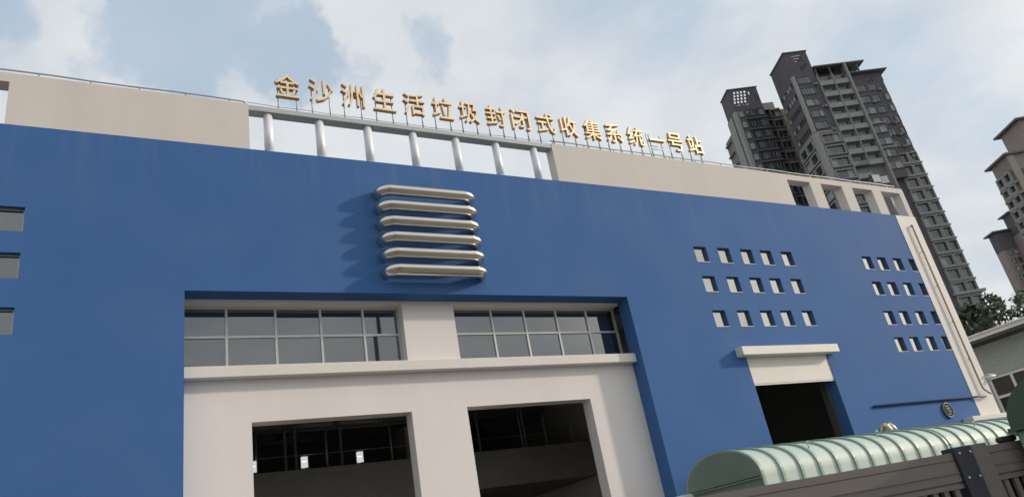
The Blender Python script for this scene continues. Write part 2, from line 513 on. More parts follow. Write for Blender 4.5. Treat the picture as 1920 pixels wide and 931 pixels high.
window('window', wb1, 16.78, (2.33, 3.42, 4.48, 5.54), (7.50,), 'glass', 0.055)
window('window', wb2, 16.78, (9.14, 10.17, 11.22, 12.27), (7.50,), 'glass', 0.055)
for h in sq:
    wo = window('window', h, 16.09, (), (), 'glass_pale', 0.018, 'dark_alu', 0.03)
    b = MB(); b.box(h[0]+0.003, h[1]-0.003, 15.988, 16.087, h[2]+0.003, h[2]+0.022); b.build('sill', MT['white'], wo)
for h in wide:
    window('window', h, 16.12, ((h[0]+h[1])/2,), (), 'glass', 0.03, 'alu', 0.04)

# small doorway with its roller shutter half down
b = MB()
for k in range(16):
    z = 5.50+k*0.0525
    b.poly([(SX0+0.004, 16.024, z), (SX1-0.004, 16.024, z), (SX1-0.004, 16.022, z+0.026), (SX0+0.004, 16.022, z+0.026)])
    b.poly([(SX0+0.004, 16.022, z+0.026), (SX1-0.004, 16.022, z+0.026), (SX1-0.004, 16.024, z+0.0525), (SX0+0.004, 16.024, z+0.0525)])
b.box(SX0+0.004, SX1-0.004, 16.035, 16.07, 5.45, 6.335)
b.build('roller_shutter', MT['shutter'], st, weld=False)
for xa_, xb_ in ((SX1-0.14, SX1-0.003), (SX0+0.003, SX0+0.14)):
    b = MB(); b.box(xa_, xb_, 16.34, 16.6, 0, SZ-0.003); b.build('door_jamb', MT['dark_alu'], st)
b = MB(); b.box(16.92, 21.30, 15.70, YF-0.003, 6.33, 6.60); b.build('shutter_housing', MT['shutter'], st, bevel=0.012)

# cream corner strip of the front, with its drain pipe
b = MB(); b.box(28.05, X1, 15.985, YF-0.002, 3.78, ZT); b.build('corner_strip', MT['white'], st, bevel=0.01)
b = MB(); b.box(26.9, 30.2, 15.62, YF-0.003, 3.55, 3.777); b.build('corner_ledge', MT['white'], st, bevel=0.015)
b = MB(); b.tube([(28.72, 15.89, 11.55), (28.72, 15.89, 4.95), (28.74, 15.88, 4.75), (28.9, 15.86, 4.62), (29.05, 15.86, 4.55)], 0.038, 8)
b.tube([(28.72, 15.89, 11.55), (28.72, 15.93, 11.62)], 0.05, 8)
for z in (10.4, 8.9, 7.4, 5.9):
    b.box(28.66, 28.78, 15.885, 15.93, z, z+0.04)
b.build('drain_pipe', MT['brown_pipe'], st)
b = MB(); b.tube([(22.3, 15.955, 4.49), (28.04, 15.955, 4.49), (28.16, 15.89, 4.49), (28.7, 15.885, 4.47)], 0.036, 8)
for x in (23.2, 25.0, 26.8):
    b.box(x, x+0.05, 15.95, 16.0-0.002, 4.45, 4.53)
b.build('wall_conduit', MT['navy_pipe'], st)
b = MB()
for r_, q in ((0.25, 0.035), (0.15, 0.03), (0.06, 0.05)):
    b.tube([(26.2+r_*math.cos(t*2*PI/28), 15.96, 4.12+r_*math.sin(t*2*PI/28)) for t in range(29)], q, 8, cap=False)
b.tube([(26.2, 15.998, 4.12), (26.2, 15.975, 4.12)], 0.25, 28, m=1)
b.build('round_vent', [MT['dark_alu'], MT['black']], st)

# parapet and pergola on the roof edge
ops = [(x, x+1.24, -9, 13.20) for x in (22.25, 24.12, 25.98, 27.80)]
b = MB(); b.wall(11.84, X1, ZT, 13.44, 16.02, 16.38, [(o[0], o[1], ZT-1, o[3]) for o in ops]); b.build('parapet', MT['beige'], st)
opl = [(-2.17-1.24-1.87*k, -2.17-1.87*k, ZT-1, 13.20) for k in range(4)]
b = MB(); b.wall(X0, 2.84, ZT, 13.44, 16.02, 16.38, opl); b.build('parapet', MT['beige'], st)
b = MB(); b.box(2.843, 11.837, 16.03, 16.33, 13.28, 13.42); b.box(2.843, 11.837, 16.06, 16.30, 13.42, 13.44); b.build('pergola_beam', MT['grey_steel'], st)
for k in range(7):
    x = 3.34+1.317*k
    b = MB(); b.tube([(x, 16.185, ZT), (x, 16.185, 13.277)], 0.115, 24)
    b.tube([(x, 16.185, ZT), (x, 16.185, ZT+0.03)], 0.145, 24)
    b.build('pergola_column', MT['silver'], st)
# ------------------------------------------------------------------ steel tubes on the wall
lv = empty('tube_louvre', (7.3, YF, 8.8))
tag(lv, 'stack of six bent stainless steel tubes fixed to the blue wall above the bay', 'louvre')
for k in range(6):
    z = 11.03-0.447*k
    xa, xb = 5.90+0.0*k, 8.66
    yf, r = 15.58, 0.36
    path, fr = [], []
    def add(px, py, nx, ny):
        path.append((px-7.3, py-YF, z-8.8)); fr.append((Vector((nx, ny, 0)), Vector((0, 0, 1))))
    add(xa, YF-0.002, -1, 0); add(xa, yf+r, -1, 0)
    for t in range(1, 12):
        a = PI/2*t/12
        add(xa+r-r*math.cos(a), yf+r-r*math.sin(a), -math.cos(a), -math.sin(a))
    add(xa+r, yf, 0, -1); add(xb-r, yf, 0, -1)
    for t in range(1, 12):
        a = PI/2*t/12
        add(xb-r+r*math.sin(a), yf+r-r*math.cos(a), math.sin(a), -math.cos(a))
    add(xb, yf+r, 1, 0); add(xb, YF-0.002, 1, 0)
    # section: outward a, up b ; faceted front
    sec = [(-0.17,-0.07),(-0.11,-0.14),(-0.05,-0.142),(0.02,-0.095),(0.07,-0.025),(0.082,0.01),(0.074,0.06),(0.05,0.10),(0.0,0.127),(-0.09,0.125),(-0.17,0.07)]
    b = MB(); b.sweep(path, fr, sec)
    o = b.build('tube', MT['steel'], lv)
    o.data.polygons.foreach_set('use_smooth', [True]*len(o.data.polygons))
    md = o.modifiers.new('edges', 'EDGE_SPLIT'); md.split_angle = R(40)

# ------------------------------------------------------------------ roof lettering
TEXT = [('金',3.87),('沙',4.76),('洲',5.64),('生',6.55),('活',7.45),('垃',8.34),('圾',9.21),('封',10.11),('闭',10.98),('式',11.90),('收',12.76),('集',13.69),('系',14.56),('统',15.47),('一',16.40),('号',17.25),('站',18.15)]
YL, ZL = 16.17, 13.90
for i, (ch, x) in enumerate(TEXT):
    cu = bpy.data.curves.new('char', 'FONT')
    cu.body = ch
    cu.size = 0.86
    cu.extrude = 0.065
    cu.offset = 0.002
    cu.resolution_u = 3
    to = bpy.data.objects.new('char', cu); COL.objects.link(to)
    dg = bpy.context.evaluated_depsgraph_get()
    me = bpy.data.meshes.new_from_object(to.evaluated_get(dg))
    bpy.data.objects.remove(to); bpy.data.curves.remove(cu)
    xs = [v.co.x for v in me.vertices]; ys = [v.co.y for v in me.vertices]
    mx_ = (min(xs)+max(xs))/2
    y0 = min(ys)
    sc_ = 0.74/(max(ys)-y0) if ch != '一' else 1.0
    lift = 0.0 if ch != '一' else 0.30
    sx_ = 0.655/max(max(xs)-min(xs), 1e-6)
    for v in me.vertices:
        a, c, d = v.co
        v.co = ((a-mx_)*sx_, -d, (c-y0)*sc_+lift)
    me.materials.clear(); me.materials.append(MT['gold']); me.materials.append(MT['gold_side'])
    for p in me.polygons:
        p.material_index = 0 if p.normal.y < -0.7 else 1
        p.use_smooth = False
    root = empty('rooftop_letter', (x, YL, ZL))
    nx, pv = (TEXT[i+1][0] if i < 16 else None), (TEXT[i-1][0] if i else None)
    if i == 0: wh = 'leftmost of the row, followed by %s' % TEXT[1][0]
    elif i == 16: wh = 'rightmost of the row, after %s' % TEXT[15][0]
    else: wh = 'standing between %s and %s' % (TEXT[i-1][0], TEXT[i+1][0])
    tag(root, 'gold metal character %s on the roof edge, %s' % (ch, wh), 'letter', 'gold characters along the roof edge')
    me.name = 'character'
    o = bpy.data.objects.new('character', me); COL.objects.link(o); o.parent = root
    zb = 13.44-ZL
    for s in (-1, 1):
        b = MB()
        b.tube([(0.24*s, 0.065, zb), (0.24*s, 0.065, 0.62)], 0.016, 6)
        b.tube([(0.24*s, 0.065, 0.05), (0.24*s+0.03, 0.19, zb)], 0.012, 6)
        b.build('leg', MT['rail'], root)
    if ch == '一':
        b = MB(); b.tube([(-0.3, 0.065, 0.14), (0.3, 0.065, 0.14)], 0.012, 6); b.tube([(-0.28, 0.065, 0.02), (0.28, 0.065, 0.02)], 0.012, 6)
        b.tube([(-0.33, 0.065, zb), (-0.36, 0.065, 0.62)], 0.014, 6)
        b.build('bracket', MT['rail'], root)

# ------------------------------------------------------------------ roof railings
def railing(x0, x1, z, label, step, bend=False, xtra=None, start=0.0):
    root = empty('roof_railing', (x0, 16.2, 13.44))
    tag(root, label, 'railing', 'low pipe railings along the roof edge')
    pts = []
    n = max(2, int((x1-x0)/0.8))
    for k in range(n+1):
        t = k/n
        pts.append((t*(x1-x0), 0, z-13.44+0.012*math.sin(k*1.7)))
    if bend:
        pts += [(x1-x0+0.10, 0, z-13.46), (x1-x0+0.17, 0, z-13.53), (x1-x0+0.20, 0, z-13.66)]
    b = MB(); b.tube(pts, 0.02, 8); b.build('handrail', MT['rail'], root)
    x = x0+start
    while x < x1-0.1:
        b = MB(); b.tube([(x-x0, 0, 0), (x-x0, 0, z-13.44)], 0.017, 8)
        b.box(x-x0-0.04, x-x0+0.04, -0.04, 0.04, 0.0005, 0.012)
        b.build('post', MT['rail'], root)
        x += step
    return root
railing(-14.4, 2.66, 13.64, 'thin pipe railing on the parapet left of the gold characters', 1.02, True, start=0.5)
railing(11.95, 29.2, 13.66, 'thin pipe railing on the parapet running right from the pergola', 1.19, start=0.1)
b = MB(); b.tube([(2.86+9.05*k/12, 16.33, 13.72-0.03*math.sin(PI*k/12)+(-0.02 if k % 2 else 0)) for k in range(13)], 0.008, 6)
tag(b.build('roof_cable', MT['rail']), 'thin cable strung behind the gold characters above the pergola beam', 'cable')

# ------------------------------------------------------------------ floodlights and camera
def floodlight(x, label, tilt):
    root = empty('floodlight', (x, 16.55, 13.40))
    tag(root, label, 'floodlight', 'pair of floodlights on the roof corner')
    b = MB(); b.tube([(0, 0, -1.3), (0, 0, 0.55)], 0.025, 8); b.build('post', MT['rail'], root)
    b = MB(); b.box(-0.24, 0.24, -0.06, 0.05, 0.55, 1.0)
    for k in range(9):
        b.box(-0.2+0.047*k, -0.19+0.047*k, 0.05, 0.11, 0.58, 0.97)
    o = b.build('lamp_housing', MT['black'], root, bevel=0.008)
    b = MB(); b.box(-0.19, 0.19, -0.072, -0.062, 0.60, 0.95)
    for k in range(3):
        b.box(-0.19+0.127*k, -0.18+0.127*k, -0.076, -0.073, 0.60, 0.95)
    b.build('lens', MT['lens'], o)
    root.rotation_euler = (0, 0, tilt)
floodlight(28.72, 'square black floodlight on the roof corner, nearer the gold characters', R(-12))
floodlight(29.26, 'square black floodlight at the very corner of the roof', R(-25))

root = empty('security_camera', (29.35, 15.95, 5.05))
tag(root, 'small white bullet camera on the corner of the blue hall', 'camera')
b = MB(); b.tube([(0, 0.02, 0), (0.16, -0.02, 0.0), (0.2, -0.04, 0.12)], 0.022, 8); b.build('bracket', MT['rail'], root)
b = MB(); b.tube([(0.02, 0.08, 0.16), (0.36, -0.16, 0.13)], 0.06, 12); b.box(0.0, 0.34, -0.11, 0.04, 0.225, 0.237); b.build('camera_body', MT['paper'], root)
b = MB(); b.tube([(0.362, -0.162, 0.13), (0.40, -0.19, 0.127)], 0.05, 12); b.build('lens', MT['black'], root)

# ------------------------------------------------------------------ inside the bay
mz = empty('mezzanine', (0.2, 22, 0))
tag(mz, 'dim grey mezzanine with a solid parapet inside the two bay doorways', 'mezzanine')
b = MB(); b.box(0.002, 14.998, 0, 0.2, 4.15, 5.30); b.build('parapet', MT['dark_concrete'], mz)
b = MB(); b.box(0.002, 14.998, 0.203, 9.99, 4.15, 4.4); b.build('slab', MT['dark_concrete'], mz)
for x in (3.6, 5.6, 7.6, 10.3, 12.2, 14.2):
    b = MB(); b.tube([(x, 0.1, 5.3), (x, 0.1, 6.45)], 0.03, 8); b.build('post', MT['rail'], mz)
for z in (5.72, 6.42):
    b = MB(); b.tube([(3.6, 0.1, z), (14.2, 0.1, z)], 0.011, 8); b.build('handrail', MT['rail'], mz)
for x0_, x1_ in ((6.9, 8.0), (11.6, 13.1)):
    b = MB(); b.tube([(x0_, 0.4, 6.75), (x1_, 0.4, 6.75)], 0.025, 8); b.build('handrail', MT['rail'], mz)
for x, ya, zb_ in ((4.55, 0.8, 6.6), (4.85, 0.8, 6.7), (6.35, 1.2, 6.9), (11.0, 0.9, 6.6), (12.9, 1.1, 7.4), (13.5, 0.7, 6.3)):
    b = MB(); b.tube([(x, ya, 4.4), (x, ya, zb_), (x+0.15, ya+0.2, zb_+0.18), (x+0.2, 3.0, zb_+0.2)], 0.05, 8); b.build('riser_pipe', MT['rail'], mz)
b = MB(); b.box(8.6, 9.7, 1.5, 2.6, 4.4, 6.6); b.box(8.75, 9.55, 1.46, 1.497, 5.4, 6.3); b.build('control_cabinet', MT['grey_steel'], mz)
b = MB(); b.tube([(0.4, 2.6, 7.15), (14.6, 2.6, 7.15)], 0.28, 20)
for k in range(8): b.tube([(1.2+1.75*k, 2.6, 7.15), (1.26+1.75*k, 2.6, 7.15)], 0.32, 20)
b.build('duct', MT['rail'], mz)
for i, (x, lb) in enumerate(((3.70, 'white two-panel box with added glow by the left edge of the left doorway, on the mezzanine parapet'), (5.13, 'white two-panel box with added glow in the middle of the left doorway, on the mezzanine parapet'), (6.78, 'white two-panel box with added glow toward the right of the left doorway, on the mezzanine parapet'))):
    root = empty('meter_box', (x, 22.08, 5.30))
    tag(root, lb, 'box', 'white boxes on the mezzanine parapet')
    b = MB(); b.box(-0.09, 0.09, -0.05, 0.05, 0.05, 0.205); b.box(-0.09, 0.09, -0.05, 0.05, 0.22, 0.36); b.build('panel', MT['added_glow_panel'], root, bevel=0.006)
    b = MB(); b.box(-0.1, 0.1, 0.052, 0.07, 0.0, 0.38); b.box(0.02, 0.07, -0.02, 0.02, 0.0, 0.049); b.build('backplate', MT['black'], root)

# ------------------------------------------------------------------ corner guard at the bay
b = MB(); b.box(12.86, 13.36, 15.3, 15.82, 0, 2.62); o = b.build('corner_guard', MT['white'], bevel=0.08)
tag(o, 'white concrete guard block standing at the right jamb of the cream bay', 'guard block')

# ------------------------------------------------------------------ garbage containers
def container(x, L_, label, ribs, plate=True):
    """barrel roofed garbage container; x is its left end, long axis along the wall"""
    yb, yf, z0 = 15.50, 12.90, 2.63
    yc, hw, rise = 14.2, 1.3, 0.74
    root = empty('garbage_container', (x, yc, 0))
    tag(root, label, 'container', 'pale green garbage containers in front of the small doorway')
    n = 30
    prof = []
    for k in range(n+1):
        a = PI*k/n
        prof.append((-hw*math.cos(a), z0+rise*math.sin(a)**0.92))
    full = [(-hw, 0.35), (-hw, 1.4)]+prof+[(hw, 1.4), (hw, 0.35)]
    b = MB()
    i = len(b.v)
    for xx in (0.012, L_-0.012):
        for p in full: b.v.append((xx, p[0], p[1]))
    m_ = len(full)
    for k in range(m_-1):
        b.f.append((i+k, i+m_+k, i+m_+k+1, i+k+1)); b.m.append(0); b.sm.append(1 < k < m_-3)
    b.f.append((i+m_-1, i+2*m_-1, i+m_, i)); b.m.append(0); b.sm.append(False)
    b.build('body', MT['mint'], root, weld=False)
    # end plates: domed plate above, body plate below, with a ledge between
    for xx, s in ((0.0, 1), (L_, -1)):
        b = MB()
        b.poly([(xx+0.002*s, p[0], p[1]) for p in (prof if s < 0 else prof[::-1])], 0)
        b.poly([(xx+0.005*s, q[0], q[1]) for q in ((hw, 0.35), (-hw, 0.35), (-hw, z0-0.02), (hw, z0-0.02))][::s], 0)
        lo, hi = (xx-0.05, xx) if s > 0 else (xx, xx+0.05)
        b.box(lo, hi, -hw-0.02, hw+0.0, z0-0.06, z0-0.02, 0)
        b.build('end_plate', MT['mint_end'], root, weld=False)
    # ribs
    rb = None
    for k in range(ribs):
        xr = 0.0+(L_-0.085)*k/(ribs-1)
        b = MB()
        path = [(xr, p[0], p[1]) for p in full]
        for j in range(len(path)-1):
            p, q = path[j], path[j+1]
        off = 0.045
        def outp(p, o_):
            a = math.atan2((p[2]-z0)/rise if p[2] > z0 else 0, p[1]/hw)
            nn = Vector((0, math.cos(a)/hw, math.sin(a)/rise)); nn.normalize()
            return (p[1]+nn.y*o_, p[2]+nn.z*o_)
        inn = [outp(p, -0.004) for p in path]; ou = [outp(p, off) for p in path]
        for j in range(len(path)-1):
            a0, a1, c0, c1 = inn[j], inn[j+1], ou[j], ou[j+1]
            x1_ = xr+0.085
            b.poly([(xr,)+c0, (x1_,)+c0, (x1_,)+c1, (xr,)+c1], 0, True)
            b.poly([(xr,)+a0, (xr,)+c0, (xr,)+c1, (xr,)+a1], 1)
            b.poly([(x1_,)+a0, (x1_,)+a1, (x1_,)+c1, (x1_,)+c0], 1)
        b.build('rib', [MT['mint_rib'], MT['mint_rib']], root, weld=False)
    # lifting hook at the right hand end
    b = MB()
    hx = L_-0.35
    for dx in (0, 0.2):
        pts = [(hx+dx+0.02*j, 0.34-0.36*j/5, z0+rise*math.sqrt(max(0, 1-((0.34-0.36*j/5)/hw)**2))+0.02+0.27*math.sin(PI*j/5)) for j in range(6)]
        b.tube(pts, 0.055, 8)
    b.tube([(hx-0.08, 0.1, z0+rise+0.24), (hx+0.32, 0.1, z0+rise+0.24)], 0.03, 8)
    b.build('lifting_hook', MT['brass'], root)
    # small rings and cleats
    for (fx, a) in ((0.30, 40), (0.70, 48)):
        ca = R(a); yy = hw*math.cos(ca); zz = z0+rise*math.sin(ca)
        b = MB()
        b.tube([(L_*fx, yy*-1+0.0, zz), (L_*fx, -yy-0.02, zz+0.07)], 0.018, 6)
        b.tube([(L_*fx+0.06*math.cos(t*2*PI/12), -yy-0.03, zz+0.12+0.06*math.sin(t*2*PI/12)) for t in range(13)], 0.013, 6, cap=False)
        b.build('lifting_ring', MT['grey_steel'], root)
    # wheels and skid
    b = MB(); b.box(0.1, L_-0.1, -0.55, -0.4, 0.0, 0.35); b.box(0.1, L_-0.1, 0.4, 0.55, 0.0, 0.35); b.build('skid', MT['gate_dark'], root)
    return root
container(13.27, 7.25, 'pale green ribbed garbage container with its shade-darkened end plate facing the bay', 12)
container(20.60, 6.70, 'pale green ribbed garbage container beyond the hook of the first, nearer the white corner', 12)

# ------------------------------------------------------------------ gate
GX, GY, GAZ = 6.69, 4.13, R(104)
def gate_axes(root):
    root.rotation_euler = (0, 0, PI/2-GAZ)
def leaf(name, label, x0, x1, ztop, group):
    """gate leaf in local coordinates: x along the gate, y away from the camera"""
    root = empty(name, (GX, GY, 0)); gate_axes(root)
    tag(root, label, 'gate', group)
    d0, d1 = 0.0, 0.07
    b = MB()
    b.box(x0, x1, d0, d1, ztop-0.062, ztop)
    b.box(x0, x1, d0+0.012, d1-0.012, ztop-0.070, ztop-0.062)
    b.box(x0, x1, d0, d1, ztop-0.165, ztop-0.070)
    b.box(x0, x1, d0-0.012, d1, ztop-0.174, ztop-0.165)
    b.box(x0, x1, d0, d1, ztop-0.245, ztop-0.174)
    b.box(x0, x1, d0+0.02, d1-0.02, ztop-0.262, ztop-0.245)
    b.box(x0, x1, d0+0.004, d1-0.004, ztop-0.30, ztop-0.262)
    b.build('top_rail', MT['gate'], root)
    b = MB(); b.box(x0, x1, d0, d1, 0.08, 0.3); b.box(x0, x1, d0, d1, 0.78, 0.88); b.build('bottom_rail', MT['gate'], root)
    n = int((x1-x0)/0.115)
    for k in range(n):
        xx = x0+0.08+(x1-x0-0.16)*k/(n-1)
        b = MB(); b.box(xx-0.025, xx+0.025, d0+0.018, d1-0.018, 0.88, ztop-0.30); b.build('slat', MT['gate'], root)
    b = MB(); b.box(x0+0.03, x1-0.03, d1+0.012, d1+0.022, 0.3, ztop-0.29); b.build('back_sheet', MT['black'], root)
    return root
leaf('gate_leaf', 'brown metal gate leaf left of the dark bolted post', -5.6, -0.08, 1.885, 'brown gate leaves')
lf = leaf('gate_leaf', 'brown metal gate leaf at the lower right corner, right of the bolted post', 0.315, 3.6, 1.895, 'brown gate leaves')
b = MB(); b.box(0.125, 0.312, -0.012, 0.085, 0.08, 1.925); b.build('stile', MT['gate'], lf, bevel=0.004)
pt = empty('gate_post', (GX, GY, 0)); gate_axes(pt)
tag(pt, 'dark steel gate post plate with bright bolts between the two brown leaves', 'post')
b = MB(); b.box(-0.075, 0.12, -0.03, 0.12, 0.0, 1.925); b.build('post', MT['gate_dark'], pt, bevel=0.005)
for z in (1.87, 1.66, 1.45, 1.2):
    for x in (-0.035, 0.085):
        b = MB(); b.tube([(x, -0.031, z), (x, -0.042, z)], 0.0095, 10); b.build('bolt', MT['bolt'], pt)

# dark green bin and the gate's drive cap at the right edge
BA = R(62)
root = empty('domed_bin', (8.2*math.sin(BA), 8.2*math.cos(BA), 0), PI/2-R(152))
tag(root, 'dark green bin with an arched lid rising behind the right gate leaf', 'bin')
xa, xw, zl = -0.06, 1.7, 2.0
b = MB(); n = 24
prof = [(xa+xw/2-xw/2*math.cos(PI*k/n), zl+0.52*math.sin(PI*k/n)**0.85) for k in range(n+1)]
for k in range(n):
    (x0, z0), (x1, z1) = prof[k], prof[k+1]
    b.poly([(x0, 0, z0), (x1, 0, z1), (x1, 1.15, z1), (x0, 1.15, z0)], 0, True)
b.poly([(x, 0, z) for x, z in prof][::-1]); b.poly([(x, 1.15, z) for x, z in prof])
b.box(xa-0.03, xa+xw+0.03, -0.03, 1.18, zl-0.03, zl-0.002)
b.build('lid', MT['dark_green'], root, weld=False)
b = MB(); b.box(xa+0.03, xa+xw-0.03, 0.03, 1.12, 0.12, zl-0.032); b.build('body', MT['mint_end'], root, bevel=0.02)
for x in (xa+0.25, xa+xw-0.25):
    b = MB(); b.tube([(x, 0.1, 0.09), (x, 0.2, 0.09)], 0.088, 16); b.build('wheel', MT['black'], root)
root = empty('gate_drive', (GX, GY, 1.897)); gate_axes(root)
tag(root, 'rounded black cap sitting on top of the right gate leaf', 'gate drive')
b = MB(); b.box(0.50, 0.70, 0.0, 0.07, 0.0, 0.055); b.build('cap', MT['black'], root, bevel=0.022)

# ------------------------------------------------------------------ low building on the right
lb = empty('low_building', (36, 22, 0))
tag(lb, 'low pale green pebbledash building with a white eave behind the corner', 'building')
b = MB()   # local: x to the east, y north
xs0 = 0.0
# west face with a window band
wz0, wz1 = 2.2, 5.95
wins = [(-5.6+3.3*k, -5.6+3.3*k+3.15) for k in range(6)]
def wface(mb, y0, y1, z0, z1, m=0):
    mb.box(0, 0.3, y0, y1, z0, z1, m)
wface(b, -6.2, 16, 0, wz0); wface(b, -6.2, 16, wz1, 7.4)
ed = [-6.2]+[q for w_ in wins for q in w_]+[16]
for a, c in zip(ed[0::2], ed[1::2]): wface(b, a, c, wz0, wz1)
b.box(0.3, 14, -6.2, -5.9, 0, 7.4); b.box(0.3, 14, 15.7, 16, 0, 7.4); b.box(13.7, 14, -5.9, 15.7, 0, 7.4)
b.build('wall', MT['mint_wall'], lb)
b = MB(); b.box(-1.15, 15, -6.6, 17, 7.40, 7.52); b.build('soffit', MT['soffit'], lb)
b = MB(); b.box(-1.2, 15.1, -6.65, 17.1, 7.523, 7.70); b.box(-1.28, 15.2, -6.7, 17.2, 7.703, 7.77)
b.poly([(-1.2,-6.65,7.773),(-1.2,17.1,7.773),(7,17.1,8.3),(7,-6.65,8.3)][::-1]); b.poly([(7,-6.65,8.3),(7,17.1,8.3),(15.1,17.1,7.773),(15.1,-6.65,7.773)][::-1])
b.build('roof', MT['eave'], lb)
for y0, y1 in wins:
    f = MB(); t = 0.12
    f.box(0.05, 0.15, y0+0.003, y0+t, wz0+0.003, wz1-0.003); f.box(0.05, 0.15, y1-t, y1-0.003, wz0+0.003, wz1-0.003)
    f.box(0.05, 0.15, y0+t, y1-t, wz1-t, wz1-0.003); f.box(0.05, 0.15, y0+t, y1-t, wz0+0.003, wz0+t)
    m1, m2 = y0+(y1-y0)/3, y0+(y1-y0)*2/3
    for ym in (m1, m2): f.box(0.06, 0.14, ym-t/2, ym+t/2, wz0+t, wz1-t)
    for zz in (3.2, 4.1, 5.0):
        for ya, yb in ((y0+t, m1-t/2), (m1+t/2, m2-t/2), (m2+t/2, y1-t)):
            f.box(0.055, 0.145, ya, yb, zz-t/2, zz+t/2)
    fo = f.build('window', MT['white_frame'], lb)
    f = MB(); f.poly([(0.11, y0+t, wz0+t), (0.11, y0+t, wz1-t), (0.11, y1-t, wz1-t), (0.11, y1-t, wz0+t)]); f.build('pane', MT['glass_low'], fo)

# ------------------------------------------------------------------ towers
def frame_window(w_, h_, nv, lit=False, depth=0.25, fr=0.12, mats=('t_glass', 't_mid'), hbar=0.0):
    """three variants of a framed window facing -Y, origin at lower left; lights differ from pane to pane"""
    out = []
    for v in range(4):
        rg = random.Random(v*31+int(w_*100)+nv)
        b = MB()
        for k in range(nv):
            x0, x1 = w_*k/nv, w_*(k+1)/nv
            q = rg.random()
            mi = 0 if q < 0.62 else (2 if q < 0.86 else 3)
            yy = -0.02-0.02*rg.random()
            b.poly([(x0, yy, 0), (x1, yy, 0), (x1, yy, h_), (x0, yy, h_)], mi)
        b.box(-fr, w_+fr, -depth, -0.0, -fr, 0, 1); b.box(-fr, w_+fr, -depth, 0.0, h_, h_+fr, 1)
        b.box(-fr, 0, -depth, 0, 0, h_, 1); b.box(w_, w_+fr, -depth, 0, 0, h_, 1)
        for k in range(1, nv):
            b.box(w_*k/nv-0.045, w_*k/nv+0.045, -0.12, -0.045, 0, h_, 4)
        out.append(b.mesh('window', [MT[mats[0]], MT[mats[1]], MT['t_glass2'], MT['t_curtain'], MT['t_bar']]))
    return out


def balcony(w_, h_, mats=('t_light', 't_rail', 't_glass')):
    b = MB()
    b.box(0, w_, -1.1, 0.0, -0.25, 0, 0)
    b.box(0.05, w_-0.05, -1.05, -0.98, 0.0, 1.05, 1)
    b.box(0, w_, -1.1, -0.95, 1.05, 1.14, 0)
    b.box(0.3, w_-0.3, -0.03, 0.05, 0.05, h_-0.7, 2)
    for k in range(1, 3): b.box(w_*k/3-0.05, w_*k/3+0.05, -0.08, -0.031, 0.05, h_-0.7, 0)
    b.box(-0.08, 0.10, -1.12, 0, -0.25, h_-0.25, 0)
    return b.mesh('balcony', [MT[m] for m in mats])


prng = random.Random(5)


def put(name, me, parent, loc, rz=0.0):
    if isinstance(me, list): me = prng.choice(me)
    o = bpy.data.objects.new(name, me); COL.objects.link(o); o.parent = parent
    o.location = loc; o.rotation_euler = (0, 0, rz)
    return o


FH = 3.35
DR = PI/2-R(115)        # towers' fronts run along compass bearing 115


def side_rot():  # face whose outward normal is local -X
    return -PI/2


# --- main tower
t1 = empty('apartment_tower', (147.35, 94.41, 0), DR)
tag(t1, 'tall dark brown apartment tower with stepped roofs right of the gold characters', 'tower', 'apartment towers in the distance')
b = MB()
b.box(0, 6.0, 0, 8.8, 84.4, 101.0); b.build('wall', MT['t_dark'], t1)
b = MB(); b.box(0.004, 5.99, 0.002, 8.8, 0, 84.3); b.build('lower_wall', MT['t_mid'], t1)
b = MB(); b.box(-0.1, 6.1, -0.1, 8.9, 84.3, 84.75); b.build('ledge', MT['t_light'], t1)
# crown with slots cut through its screen walls
b = MB()
sl1 = [(1.9+0.15*k, 4.3+0.1*k, 107.3-0.8*k, 107.6-0.8*k) for k in range(3)]+[(2.9+0.55*k, 3.2+0.55*k, 102.6+0.35*k, 104.2+0.2*k) for k in range(4)]
b.wall(0, 6.0, 101.0, 108.4, 0, 0.3, sl1)
b.box(0, 0.3, 0.3, 8.8, 101.0, 108.4); b.box(5.7, 6.0, 0.3, 8.8, 101.0, 108.4); b.build('crown', MT['t_dark'], t1)
b = MB(); b.box(-0.25, 6.2, -0.25, 0.4, 108.4, 108.7); b.box(-0.25, 0.4, 0.4, 9.0, 108.4, 108.7); b.box(5.6, 6.2, 0.4, 9.0, 108.4, 108.7); b.build('roof_rim', MT['t_roof'], t1)
b = MB(); b.box(-0.22, 0.5, -0.25, 0.6, 84.76, 101.2); b.build('corner_pilaster', MT['t_light'], t1)
b = MB(); b.box(-0.2, 1.0, -0.22, 1.4, 0, 84.28); b.build('corner_pilaster', MT['t_light'], t1)
b = MB(); b.box(6.0, 14.2, 0.6, 12, 0, 100.6); b.build('middle_wall', MT['t_mid'], t1)
b = MB(); b.box(14.2, 23.4, 1.0, 12, 0, 97.4); b.build('right_wall', MT['t_dark'], t1)
b = MB()
slots = [(19.0+0.75*k, 19.3+0.75*k, 95.1+0.35*k, 97.6+0.4*k) for k in range(3)]
b.wall(14.2, 23.6, 97.4, 100.2, 1.0, 1.3, slots); b.box(23.3, 23.6, 1.3, 12, 97.4, 100.2); b.build('right_crown', MT['t_dark'], t1)
b = MB(); b.box(13.9, 24.9, -0.2, 12.5, 100.2, 100.5); b.build('right_roof', MT['t_roof'], t1)
b = MB(); b.box(6.0, 19.6, -0.6, 12.5, 103.0, 103.35); b.build('middle_roof', MT['t_roof'], t1)
b = MB()
for x in (6.3, 10.0, 13.7, 17.4): b.box(x, x+0.35, -0.2, 0.2, 100.4, 103.0)
b.box(8.0, 17.8, 2.5, 9, 100.6, 103.0)
for k in range(9): b.box(6.5+0.75*k, 6.62+0.75*k, -0.15, 2.4, 102.6, 103.0)
b.build('roof_frame', MT['t_dark'], t1)
